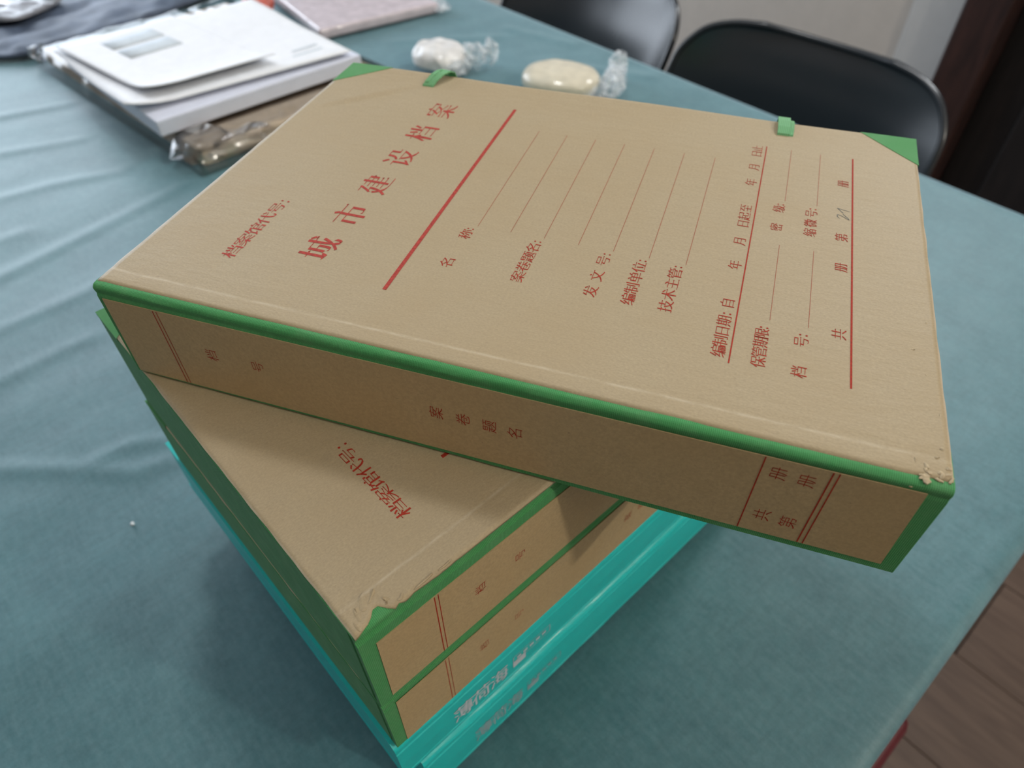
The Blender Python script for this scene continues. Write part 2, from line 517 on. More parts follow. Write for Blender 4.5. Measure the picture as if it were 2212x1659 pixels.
FOLDS = [  # (polyline, height mm, half width m)
    ([(-0.864, 0.060), (-0.841, 0.143)], 2.0, 0.010),
    ([(-0.758, 0.033), (-0.728, 0.118)], 1.5, 0.010),
    ([(-0.480, -0.09), (-0.496, 0.009), (-0.528, 0.165)], 1.6, 0.010),
    ([(-0.189, -0.045), (-0.186, -0.017), (-0.172, 0.002)], 1.4, 0.006),
    ([(-0.229, -0.103), (-0.188, -0.058), (-0.157, -0.028), (-0.150, -0.004)], 1.4, 0.007),
    ([(-0.652, -0.05), (-0.638, 0.052), (-0.61, 0.13)], 1.5, 0.010),
    ([(-0.56, -0.12), (-0.555, 0.0)], 1.2, 0.010),
    ([(-0.40, -0.14), (-0.405, 0.02), (-0.43, 0.12)], 1.1, 0.009),
    ([(-0.330, -0.13), (-0.335, 0.0)], 0.9, 0.008),
    ([(-0.639, 0.772), (-0.521, 0.80)], 1.4, 0.012),
    ([(-0.45, 0.75), (-0.359, 0.80)], 1.4, 0.012),
    ([(-0.72, 0.60), (-0.62, 0.74)], 1.2, 0.012),
    ([(0.05, 0.55), (0.25, 0.70)], 1.0, 0.012),
]
def fold_h(x, y):
    h = 0.0
    for pl, a, w in FOLDS:
        best = 1e9
        for (ax, ay), (bx, by) in zip(pl, pl[1:]):
            dx, dy = bx-ax, by-ay
            t = max(0, min(1, ((x-ax)*dx+(y-ay)*dy)/(dx*dx+dy*dy)))
            d2 = (x-ax-t*dx)**2+(y-ay-t*dy)**2
            best = min(best, d2)
        if best < 9*w*w:
            h += a*0.001*math.exp(-best/(w*w))
    return h
def cloth_top_z(x, y):
    h = fold_h(x, y)
    n = noise.noise(Vector((x*7, y*7, 1.3)))*0.0011 + noise.noise(Vector((x*26, y*12, 5.3)))*0.0005
    # the cloth lies flat where the stack and the parcels press on it
    def keep(x0, x1, y0, y1, m=0.03):
        dx = max(x0-x, x-x1, 0); dy = max(y0-y, y-y1, 0)
        return min(1.0, math.hypot(dx, dy)/m)
    k = keep(-0.075, 0.185, 0.0, 0.335)
    return TZ - 0.0012 + (h + max(-0.001, n))*k
def build_cloth():
    NX, NY = 420, 230
    drop, nd = 0.26, 14
    xs = [TX0 + (TX1-TX0)*i/NX for i in range(NX+1)]
    ys = [TY0 + (TY1-TY0)*j/NY for j in range(NY+1)]
    vs, fs, idx = [], [], {}
    def P(i, j, v):
        idx[(i, j)] = len(vs); vs.append(v)
    for j in range(-nd, NY+nd+1):
        for i in range(-nd, NX+nd+1):
            ox = -i if i < 0 else (i-NX if i > NX else 0)
            oy = -j if j < 0 else (j-NY if j > NY else 0)
            if ox and oy and (ox > nd or oy > nd): continue
            cx = xs[max(0, min(NX, i))]; cy = ys[max(0, min(NY, j))]
            k = max(ox, oy)
            if k == 0:
                e = min(cx-TX0, TX1-cx, cy-TY0, TY1-cy)
                z = cloth_top_z(cx, cy) if e > 0.016 else TZ-0.0012 - 0.0022*(1-e/0.016)**2
                if e <= 0.0001: z = TZ-0.0034
                P(i, j, (cx, cy, z)); continue
            s = drop*((k/nd)**1.6)
            out = 0.003*(1-math.exp(-s/0.003)) - 0.004*(s/drop) + 0.004*(s/drop)*math.sin((cx+cy)*23)
            z = TZ-0.0034 - s
            dx = (-1 if i < 0 else 1)*out*(ox/k) if ox else 0
            dy = (-1 if j < 0 else 1)*out*(oy/k) if oy else 0
            P(i, j, (cx+dx, cy+dy, z))
    for j in range(-nd, NY+nd):
        for i in range(-nd, NX+nd):
            q = [(i, j), (i+1, j), (i+1, j+1), (i, j+1)]
            if all(t in idx for t in q): fs.append(tuple(idx[t] for t in q))
    o = mesh_obj('tablecloth', vs, fs, M_CLOTH, None, 1.0, True)
    return tag(o, 'teal woven tablecloth with soft creases spread over the whole table', 'tablecloth')
build_cloth()

# ------------------------------------------------------------------ archive boxes
def cover_sheet(name, H, parent, tear=None, crease=False, seed=0, Y0=3.0):
    """top paper sheet over its board; local x along the spine, y towards the fore edge"""
    NX, NY = 155, 112
    Lx, Y1 = 310.0, 220.0
    vs, fs = [], []
    def top(x, y):
        z = H
        # hinge groove and rolled edge along the spine
        z -= 0.22*math.exp(-((y-11.8)/1.1)**2)
        z += 0.09*math.exp(-((y-9.6)/1.2)**2)
        z -= 0.28*max(0.0, (Y0+2.0-y)/2.0)**2
        if y > 195: z += 0.5*((y-195)/25)**2*(0.5+0.5*math.sin(x*0.045))
        if crease:
            ax, ay, bx, by = 8.6, 163.6, 49.0, 203.0
            dx, dy = bx-ax, by-ay; L = math.hypot(dx, dy)
            t = ((x-ax)*dx+(y-ay)*dy)/(L*L); d = ((x-ax)*dy-(y-ay)*dx)/L
            if -0.05 < t < 1.05:
                f = math.sin(math.pi*max(0, min(1, t)))**0.5
                z += f*(-0.60*math.tanh(d/0.9)*math.exp(-abs(d)/9.0))
        return z
    for j in range(NY+1):
        for i in range(NX+1):
            x = Lx*i/NX; y = Y0+(Y1-Y0)*j/NY
            if tear:
                y = tear(x, y, j, NY)
            # slightly frayed outline
            if i in (0, NX): x += 0.35*noise.noise(Vector((y*0.08, seed, i)))
            vs.append((x, y, top(x, y)))
    nt = len(vs)
    for (x, y, z) in list(vs): vs.append((x, y, z-1.3))
    w = NX+1
    for j in range(NY):
        for i in range(NX):
            a = j*w+i
            fs.append((a, a+1, a+w+1, a+w)); fs.append((nt+a, nt+a+w, nt+a+w+1, nt+a+1))
    for i in range(NX):
        a = i; fs.append((a, nt+a, nt+a+1, a+1)); a = NY*w+i; fs.append((a, a+1, nt+a+1, nt+a))
    for j in range(NY):
        a = j*w; fs.append((a, a+w, nt+a+w, nt+a)); a = j*w+NX; fs.append((a, nt+a, nt+a+w, a+w))
    return mesh_obj(name, vs, fs, M_KRAFT, parent, MM, True)

def archive_box(loc, rz, H, label, off=(0.0, 0.0), title_dx=0.0, spine_lab=((2, 42.3), (304, 45.2), (305.1, 4.7), (1.2, 1.8)),
                band=7.0, sx0=0.0, sz=None, tear=None, crease=False, cover_print=True, ribbons=True, seed=0, dbl=26.0, ink=None, y0=3.0):
    t = empty('archive_box', loc, rz)
    tag(t, label, 'file box', 'kraft archive boxes in the stack')
    ink = ink or M_RED
    # cloth-covered spine wrapping over the top and bottom edges
    r = 2.2
    prof = [(16.0, H-1.6), (16.0, H-0.40), (3.2, H-0.30)]
    for k in range(7):
        a = math.pi/2*k/6
        prof.append((r - r*math.sin(a)*1.0, H-0.35-r + r*math.cos(a)))
    prof += ([(0.35, H-4.6), (0.0, H-6.0)] if y0 > 1 else [(1.3, H-5.2), (1.1, H-6.0), (0.0, H-7.2)]) + [(0.0, 1.2), (0.5, 0.3), (1.2, 0.0), (7.0, 0.0), (7.0, 1.4), (2.6, 1.8), (2.6, H-1.8)]
    extrude_x('spine', prof, -0.3, 310.3, M_GREEN, t, 60, smooth=False, wob=0.25)
    cover = cover_sheet('cover', H, t, tear, crease, seed, y0)
    box('back_board', 2.4, 307.6, 7.3, 219.6, 0.0, 2.6, M_KRAFT_LABEL, t, 0.3)
    box('end_wall', -0.35, 2.3, 4.6, 219.6, 0.1, H-0.75, M_GREEN, t, 0.3)
    box('end_wall', 307.7, 310.35, 4.6, 219.6, 0.1, H-0.75, M_GREEN, t, 0.3)
    box('fore_wall', 2.5, 307.5, 215.2, 217.2, 2.65, H-1.5, M_GREEN, t, 0.3)
    # green cloth corners on the fore edge of the cover
    for (cx, sgn) in ((0.0, 1), (310.0, -1)):
        n = 10; vs = []; fs = []
        zt = H+0.35
        pts = [(cx-0.5*sgn, 220.5), (cx-0.5*sgn, 194.8), (cx+25.4*sgn, 220.5)]
        # inner edge: a straight cut through the paper, so the cloth lies on top as a thin turned-in piece
        prev = None
        bm = bmesh.new()
        rows = []
        for i in range(n+1):
            s = i/n
            ex, ey = pts[1][0]+(pts[2][0]-pts[1][0])*s, pts[1][1]+(pts[2][1]-pts[1][1])*s
            row = []
            for j in range(4):
                u = j/3
                x = ex+(pts[0][0]-ex)*u; y = ey+(pts[0][1]-ey)*u
                zz = H+0.22+0.5*((min(220, y)-195)/25)**2*(0.5+0.5*math.sin(x*0.045)) if y > 195 else H+0.22
                row.append(bm.verts.new((x, y, zz)))
            rows.append(row)
        for a, b in zip(rows, rows[1:]):
            for j in range(3):
                try: bm.faces.new((a[j], b[j], b[j+1], a[j+1]))
                except ValueError: pass
        bmesh.ops.remove_doubles(bm, verts=bm.verts, dist=0.01)
        bmesh.ops.recalc_face_normals(bm, faces=bm.faces)
        ret = bmesh.ops.extrude_face_region(bm, geom=list(bm.faces))
        for v in [g for g in ret['geom'] if isinstance(g, bmesh.types.BMVert)]: v.co.z -= 1.9
        bm_obj('corner_patch', bm, M_GREEN_PAT, t)
    # label paper on the spine
    (ax, az), (bx, bz), (cx_, cz), (dx_, dz) = spine_lab
    vs = []
    for yy in (-0.35, 0.02):
        for (x, z) in ((dx_, dz), (cx_, cz), (bx, bz), (ax, az)): vs.append((x, yy, z))
    mesh_obj('spine_label', vs, [(0, 1, 2, 3), (7, 6, 5, 4), (0, 4, 5, 1), (1, 5, 6, 2), (2, 6, 7, 3), (3, 7, 4, 0)], M_KRAFT_LABEL, t)
    # spine print; (right, up) = (+z, -x)
    zt_l, zb_l = az, dz
    def ztop(x): return az + (bz-az)*(x-ax)/(bx-ax)
    def zbot(x): return dz + (cz-dz)*(x-dx_)/(cx_-dx_)
    sp = lambda rr, up: (-up, -0.42, rr)
    buf = ([], [])
    zm = H/2 + (0 if sz is None else sz)
    def vline(x, w):
        base = len(buf[0])
        for (q, zz) in ((x-w/2, zbot(x)+0.2), (x+w/2, zbot(x)+0.2), (x+w/2, ztop(x)-0.2), (x-w/2, ztop(x)-0.2)): buf[0].append((q, -0.42, zz))
        buf[1].append((base, base+1, base+2, base+3))
        mesh_obj('spine_rule', buf[0], buf[1], ink, t); buf[0].clear(); buf[1].clear()
    x0 = dbl-26.0
    vline(26.0+x0, 0.45); vline(27.7+x0, 0.35)
    vline(257.6+x0, 0.45); vline(277.8+x0, 0.5); vline(279.6+x0, 0.45)
    for ch, x in (('档', 46.8), ('号', 68.0), ('案', 144.3), ('卷', 154.9), ('题', 165.2), ('名', 175.0)):
        put(buf, ch, zm, -(x+x0), 6.0, 5.6, sp, 0.055, 0.042, False); mesh_obj('spine_character', buf[0], buf[1], ink, t); buf[0].clear(); buf[1].clear()
    for ch, x, z in (('共', 263.7, H-34.4), ('册', 263.1, H-11.0), ('第', 272.3, H-34.8), ('册', 271.8, H-11.2)):
        if z < zbot(x)+3: z = zbot(x)+5
        put(buf, ch, z, -(x+x0), 6.0, 5.6, sp, 0.055, 0.042, False); mesh_obj('spine_character', buf[0], buf[1], ink, t); buf[0].clear(); buf[1].clear()
    if cover_print:
        cz_ = H+0.09
        cp = lambda rr, up: (-up, rr, cz_)
        big, mid, thin = ([], []), ([], []), ([], [])
        ox, oy = off
        for i, ch in enumerate('档案馆代号'):
            put(big, ch, 35.5+8.45*i+oy, -(40.3+ox), 8.1, 6.4, cp, 0.092, 0.036)
        for dxx in (-1.4, 1.6): disc(big, 75.6+oy, -(41.0+ox+dxx), 0.55, cp)
        for i, ch in enumerate('城市建设档案'):
            put(big, ch, 48.3+26.0*i+oy, -(74.0+ox+title_dx), 14.6, 14.4, cp, 0.100, 0.024)
        rect(big, 32.6+oy, 192.0+oy, -(111.6+ox), -(109.9+ox), cp)
        for i in range(7):
            x = 130.1+14.75*i
            rect(thin, 83.9+oy, 172.9+oy, -(x+0.10+ox), -(x-0.10+ox), cp)
        def line(s, x, ws=6.4, hs=5.5):
            for ch, y in s:
                if ch == ':':
                    for dxx in (-0.9, 1.3): disc(mid, y+oy, -(x+dxx+0.3+ox), 0.42, cp, 10)
                else: put(mid, ch, y+oy, -(x+ox), ws, hs, cp, 0.076, 0.036)
                mesh_obj('printed_colon' if ch == ':' else 'printed_character', mid[0], mid[1], M_RED, t); mid[0].clear(); mid[1].clear()
        line([('名', 56.2), ('称', 76.6), (':', 81.0)], 127.4)
        line([('案', 56.0), ('卷', 62.8), ('题', 69.6), ('名', 76.3), (':', 80.9)], 157.3)
        line([('发', 56.0), ('文', 66.0), ('号', 76.3), (':', 81.2)], 186.7)
        line([('编', 56.0), ('制', 62.8), ('单', 69.8), ('位', 76.6), (':', 81.4)], 201.3)
        line([('技', 56.2), ('术', 63.2), ('主', 70.2), ('管', 77.0), (':', 81.8)], 215.5)
        line([('编', 38.0), ('制', 43.4), ('日', 49.0), ('期', 54.8), (':', 59.2), ('自', 65.2), ('年', 89.9), ('月', 107.0), ('日', 120.2), ('起', 126.2), ('至', 132.6),
              ('年', 155.4), ('月', 169.8), ('日', 182.8), ('止', 188.2)], 237.2, 5.6, 5.3)
        rect(mid, 33.2+oy, 191.8+oy, -(241.45+ox), -(240.95+ox), cp)
        line([('保', 36.8), ('管', 42.0), ('期', 47.3), ('限', 52.0), (':', 55.6), ('密', 122.0), ('级', 136.7), (':', 140.6)], 250.8, 5.2, 5.3)
        line([('档', 36.2), ('号', 51.8), (':', 55.8), ('缩', 122.2), ('微', 129.5), ('号', 137.0), (':', 141.0)], 264.4, 5.4, 5.3)
        line([('共', 60.0), ('册', 101.2), ('第', 122.5), ('册', 166.8)], 277.0, 5.6, 5.2)
        for x in (252.9, 266.4):
            rect(thin, 60.4+oy, 109.3+oy, -(x+0.09+ox), -(x-0.09+ox), cp)
            rect(thin, 144.0+oy, 191.5+oy, -(x+0.09+ox), -(x-0.09+ox), cp)
        rect(mid, 33.6+oy, 191.8+oy, -(281.45+ox), -(280.75+ox), cp)
        mesh_obj('title_print', big[0], big[1], M_RED_OLD if ink is M_RED and seed == 1 else M_RED, t)
        mesh_obj('form_rule', mid[0], mid[1], M_RED, t)
        mesh_obj('ruled_line', thin[0], thin[1], M_RED_THIN, t)
    return t, cover

def ribbon(parent, pts, w0, name='ribbon_tie', thick=0.7):
    """flat tie following (x,y,z,width,dirx,diry) stations"""
    vs, fs = [], []
    for (x, y, z, w, dx, dy) in pts:
        L = math.hypot(dx, dy); px, py = dx/L*w/2, dy/L*w/2
        vs += [(x-px, y-py, z), (x+px, y+py, z), (x+px, y+py, z-thick), (x-px, y-py, z-thick)]
    n = len(pts)
    for i in range(n-1):
        a = i*4
        for k in range(4):
            fs.append((a+k, a+(k+1) % 4, a+4+(k+1) % 4, a+4+k))
    fs.append((3, 2, 1, 0)); a = (n-1)*4; fs.append((a, a+1, a+2, a+3))
    return mesh_obj(name, vs, fs, M_RIBBON, parent)

# --- stack origin and headings (metres, box frame measured from the real boxes: 310 x 220 mm)
A1 = R(30.0)
A2 = R(91.47)
H1, H2, H3 = 48.857, 63.18, 50.0

def tear1(x, y, j, NY):
    # corner at x=310: paper pulled back raggedly from the spine edge
    if y < 22 and x > 296:
        t = (x-296)/14
        y += 1.2*t*(1-(y-3)/19)*(0.4+noise.noise(Vector((x*0.5, 0, 2))))
    return y
def tear2(x, y, j, NY):
    y0 = -0.2
    # corner at x=0: paper torn away, showing green cloth (ragged tongue)
    if y < 30:
        e = 0.0
        for c, wd, a in ((11.2, 2.3, 4.6), (13.2, 0.9, 1.6), (8.2, 2.2, 2.2), (4.2, 2.6, 0.9), (17.2, 0.8, 1.6), (26, 3.5, 0.5)):
            e += a*math.exp(-((x-c)/wd)**2)
        e += 0.5*noise.noise(Vector((x*0.7, 1, 2))) if x < 45 else 0
        y = y + e*(1-(y+0.2)/30.2)
    return y

b1, cov1 = archive_box((0, 0, 0.95914), A1, H1, 'kraft archive box lying crosswise on top of the stack, handwritten 21 on its cover', tear=tear1, crease=True, seed=1)
b2, cov2 = archive_box((0.16624, 0.00521, 0.89596), A2, H2, 'kraft archive box with a torn corner lying directly under the crosswise top box', off=(0.0, -5.8), 
                       spine_lab=((6.0, 50.4), (304, 50.4), (304, 4.2), (5.3, 4.2)), dbl=30.8, sz=-2.4, tear=tear2, seed=2, y0=-0.2)
b3, cov3 = archive_box((0.16626, 0.00500, 0.84596), A2+R(0.2), H3, 'lower kraft archive box resting on the bright teal plastic file cases', off=(0.0, -5.8), 
                       spine_lab=((5.6, 45.0), (304, 45.0), (304, 1.6), (5.0, 1.6)), dbl=30.6, sz=1.0, cover_print=False, seed=3, ink=M_RED_THIN)

# green ribbon ties on the top box
ribbon(b1, [(54.6, 203.6, H1-0.5, 6.2, 1, 0.02), (54.9, 204.6, H1+0.9, 6.4, 1, 0.05), (56.2, 208.5, H1+2.9, 6.6, 1, -0.05), (58.2, 213.5, H1+4.4, 6.6, 1, -0.12),
            (60.3, 218.5, H1+4.3, 6.4, 1, -0.18), (61.6, 222.0, H1+2.6, 6.0, 1, -0.2), (62.2, 223.6, H1-1.5, 6.0, 1, -0.2), (62.2, 223.2, H1-10, 6.0, 1, -0.2), (62.0, 221.5, H1-26, 6.0, 1, -0.1)], 6)
ribbon(b1, [(53.2, 204.0, H1-0.5, 2.2, 1, 0.1), (53.6, 206.0, H1+2.2, 2.4, 1, 0.1), (55.4, 211.5, H1+4.3, 2.6, 1, 0.1), (57.2, 216.5, H1+4.9, 2.4, 1, 0.1), (58.4, 220.5, H1+3.2, 2.0, 1, 0.1), (58.8, 222.6, H1-2, 2.0, 1, 0)], 2, name='ribbon_fold')
ribbon(b1, [(248.0, 205.3, H1-0.6, 5.8, 1, 0.05), (248.0, 206.2, H1+1.0, 6.0, 1, 0.05), (247.7, 211.0, H1+2.4, 6.0, 1, 0.02), (247.4, 217.0, H1+2.7, 6.0, 1, 0), (247.2, 222.0, H1+2.1, 6.0, 1, 0),
            (247.2, 224.2, H1+0.2, 6.0, 1, 0), (247.2, 224.6, H1-4, 6.0, 1, 0), (247.4, 222.5, H1-24, 6.0, 1, 0)], 6)
ribbon(b1, [(251.4, 205.3, H1-0.6, 2.0, 1, 0), (251.6, 206.6, H1+0.6, 2.2, 1, 0), (251.6, 212, H1+1.3, 2.2, 1, 0), (251.5, 218, H1+1.5, 2.2, 1, 0), (251.2, 222.3, H1+0.6, 2.2, 1, 0), (251.0, 223.6, H1-3, 2.2, 1, 0)], 2, name='ribbon_fold')

# handwritten pencil "21" on the top cover
def stroke(buf, pts, w, z):
    for (x0, y0), (x1, y1) in zip(pts, pts[1:]):
        d = Vector((x1-x0, y1-y0)); n = Vector((-d.y, d.x)).normalized()*w/2; e = d.normalized()*w*0.3
        b = len(buf[0])
        for q in ((x0-e.x+n.x, y0-e.y+n.y), (x1+e.x+n.x, y1+e.y+n.y), (x1+e.x-n.x, y1+e.y-n.y), (x0-e.x-n.x, y0-e.y-n.y)): buf[0].append((q[0], q[1], z))
        buf[1].append((b, b+1, b+2, b+3))
pb = ([], [])
stroke(pb, [(275.8, 137.4), (274.9, 138.6), (275.0, 139.9), (276.0, 139.9), (277.8, 138.6), (279.8, 137.0), (279.3, 138.4), (278.0, 140.0), (277.3, 140.9)], 0.28, H1+0.1)
stroke(pb, [(277.4, 141.8), (276.2, 143.4), (274.9, 145.2), (277.0, 144.6), (279.9, 143.8)], 0.28, H1+0.1)
pm = mesh_obj('pencil_number', pb[0], pb[1], M_PENCIL, b1)
pm['label'] = 'handwritten grey pencil 21'

# specks of torn paper and rolled fibres at worn corners
def flake(parent, x, y, z, sx, sy, rot, seed, lift=0.8, mat=None):
    rg = random.Random(seed)
    n = 11; vs = []; fs = []
    c, s = math.cos(rot), math.sin(rot)
    ring = []
    for i in range(n):
        a = 2*math.pi*i/n
        rr = rg.uniform(0.62, 1.0)
        px, py = math.cos(a)*sx*rr, math.sin(a)*sy*rr
        ring.append((x+c*px-s*py, y+s*px+c*py, z+lift*max(0.0, math.cos(a))*rg.uniform(0.4, 1.0)))
    vs.append((x, y, z+0.25)); vs += ring; vs += [(q[0], q[1], q[2]-0.35) for q in ring]; vs.append((x, y, z-0.1))
    for i in range(n):
        a = 1+i; b = 1+(i+1) % n
        fs.append((0, a, b)); fs.append((a, a+n, b+n, b)); fs.append((2*n+1, b+n, a+n))
    return mesh_obj('torn_paper', vs, fs, mat or M_TORN, parent)
rg = random.Random(8)
for k in range(15):
    x = 309.5-abs(rg.gauss(0, 5.5)); y = 3.0+abs(rg.gauss(0, 5.0))
    flake(b1, x, y, H1+0.1, rg.uniform(0.6, 2.1), rg.uniform(0.35, 0.9), rg.uniform(0, 6.28), k, rg.uniform(0.05, 0.45))
flake(b1, 299.5, 0.4, H1-2.2, 1.6, 0.5, 0.4, 31, 0.3)
flake(b1, 302.2, 2.4, H1+0.1, 2.2, 1.6, 1.9, 32, 0.5)
for (x, y, sx, sy, r_, l) in ((301, 60, 1.2, 0.5, 0.3, 0.5), (306.5, 76, 0.9, 0.5, 1.2, 0.5), (305, 48, 0.7, 0.4, 2.0, 0.3), (308, 30, 1.0, 0.4, 1.5, 0.4)):
    flake(b1, x, y, H1-0.1, sx, sy, r_, int(x*7), l)
for (x, y, sx, sy, r_, l) in ((9.0, 8.6, 4.0, 1.6, 1.0, 0.9), (5.4, 6.2, 3.0, 1.0, 1.3, 0.7), (12.6, 8.6, 3.2, 0.7, 0.6, 1.1), (15.6, 4.4, 1.3, 0.8, 2.2, 1.0),
                              (19.5, 1.6, 1.8, 0.8, 0.3, 0.8), (14.6, 3.0, 0.6, 0.5, 0.3, 1.3), (29, 0.9, 5.0, 0.5, 0.05, 0.6), (38, 0.6, 4.0, 0.4, 0.02, 0.5), (3.0, 2.6, 2.4, 0.7, 1.6, 0.4)):
    flake(b2, x, y, H2+0.1, sx, sy, r_, int(x*11), l, M_KRAFT)

# ------------------------------------------------------------------ teal plastic file cases
def teal_case(loc, rz, H, L, W, label, ink, bright):
    t = empty('plastic_file_case', loc, rz)
    tag(t, label, 'file case', 'teal plastic file cases')
    # shell: cover, rounded spine, back as one bent sheet
    r = 5.0; th = 1.4
    prof = []
    outer = [(W, H)]
    for k in range(9):
        a = math.pi/2*k/8
        outer.append((r-r*math.sin(a), H-r+r*math.cos(a)))
    mid = [(-0.2, H-r-1.5), (0.55, H-r-2.3), (-0.15, H-r-3.2), (-0.5, H/2), (-0.15, r+3.2), (0.55, r+2.3), (-0.2, r+1.5)]
    low = []
    for k in range(9):
        a = math.pi/2*k/8
        low.append((r-r*math.cos(a), r-r*math.sin(a)))
    low.append((W, 0))
    prof = outer+mid+low+[(W, th), (th+1, th), (th+1, H-th), (W, H-th)]
    sh = extrude_x('shell', prof, 0, L, M_TEAL, t, 40, wob=0.35)
    box('end_flap', 0.3, 1.7, 1.5, W-1, th+0.1, H-th-0.1, M_TEAL, t, 0.4)
    box('end_flap', L-1.7, L-0.3, 1.5, W-1, th+0.1, H-th-0.1, M_TEAL, t, 0.4)
    box('closing_flap', 4.0, L-4.0, W-7.5, W-6.1, th+0.1, H-th-0.1, M_TEAL, t, 0.4)
    box('latch', L/2-14, L/2+14, W-6.0, W-3.4, H*0.3, H*0.7, M_TEAL, t, 0.8)
    sp = lambda rr, up: (rr, -0.62 if True else 0, up)
    buf = ([], [])
    zc = H*0.46
    for ch, u in (('薄', 36.9), ('荷', 48.4), ('海', 60.2)):
        put(buf, ch, u, zc, 11.5, min(16.0, H*0.36), sp, 0.095, 0.075, False)
    x0 = 70.2
    rect(buf, x0, x0+8.8, zc-5.0, zc+1.6, sp)
    for (a, b, c, d) in ((x0, 96.5, zc+7.2, zc+7.6), (x0, 96.5, zc-0.4, zc), (x0, x0+0.4, zc-0.4, zc+7.6), (96.1, 96.5, zc-0.4, zc+7.6)):
        rect(buf, a, b, c, d, sp)
    for i in range(5):
        rect(buf, 73+i*4.4, 75.8+i*4.4, zc+2.6, zc+5.0, sp)
    mesh_obj('spine_print', buf[0], buf[1], ink, t)
    return t
HT1, HT2 = 44.0, 51.6
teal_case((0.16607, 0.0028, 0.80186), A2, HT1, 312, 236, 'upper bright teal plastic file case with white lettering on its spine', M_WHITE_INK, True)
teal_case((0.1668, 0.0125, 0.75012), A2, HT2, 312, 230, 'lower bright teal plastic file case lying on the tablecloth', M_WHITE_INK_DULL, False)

# ------------------------------------------------------------------ chairs behind the table
def chair_plastic():
    b = NB('black_moulded_plastic')
    n = b.bump(b.noise(b.mapping(), 420, 3), 0.10, 0.0004)
    return b.set((0.018, 0.021, 0.025), 0.24, n, 0.6)
M_CHAIR = chair_plastic()
M_CHAIRLEG = darkwood('beech_leg', (0.45, 0.30, 0.17), (0.60, 0.42, 0.25), 0.5, (20, 20, 2))
M_STEEL = simple('black_steel_rod', (0.02, 0.02, 0.02), 0.35)

def catmull(P, t):
    n = len(P)-1; f = t*n; i = min(n-1, int(f)); u = f-i
    p0 = P[max(0, i-1)]; p1 = P[i]; p2 = P[i+1]; p3 = P[min(n, i+2)]
    return tuple(0.5*((2*b)+(-a+c)*u+(2*a-5*b+4*c-d)*u*u+(-a+3*b-3*c+d)*u**3) for a, b, c, d in zip(p0, p1, p2, p3))

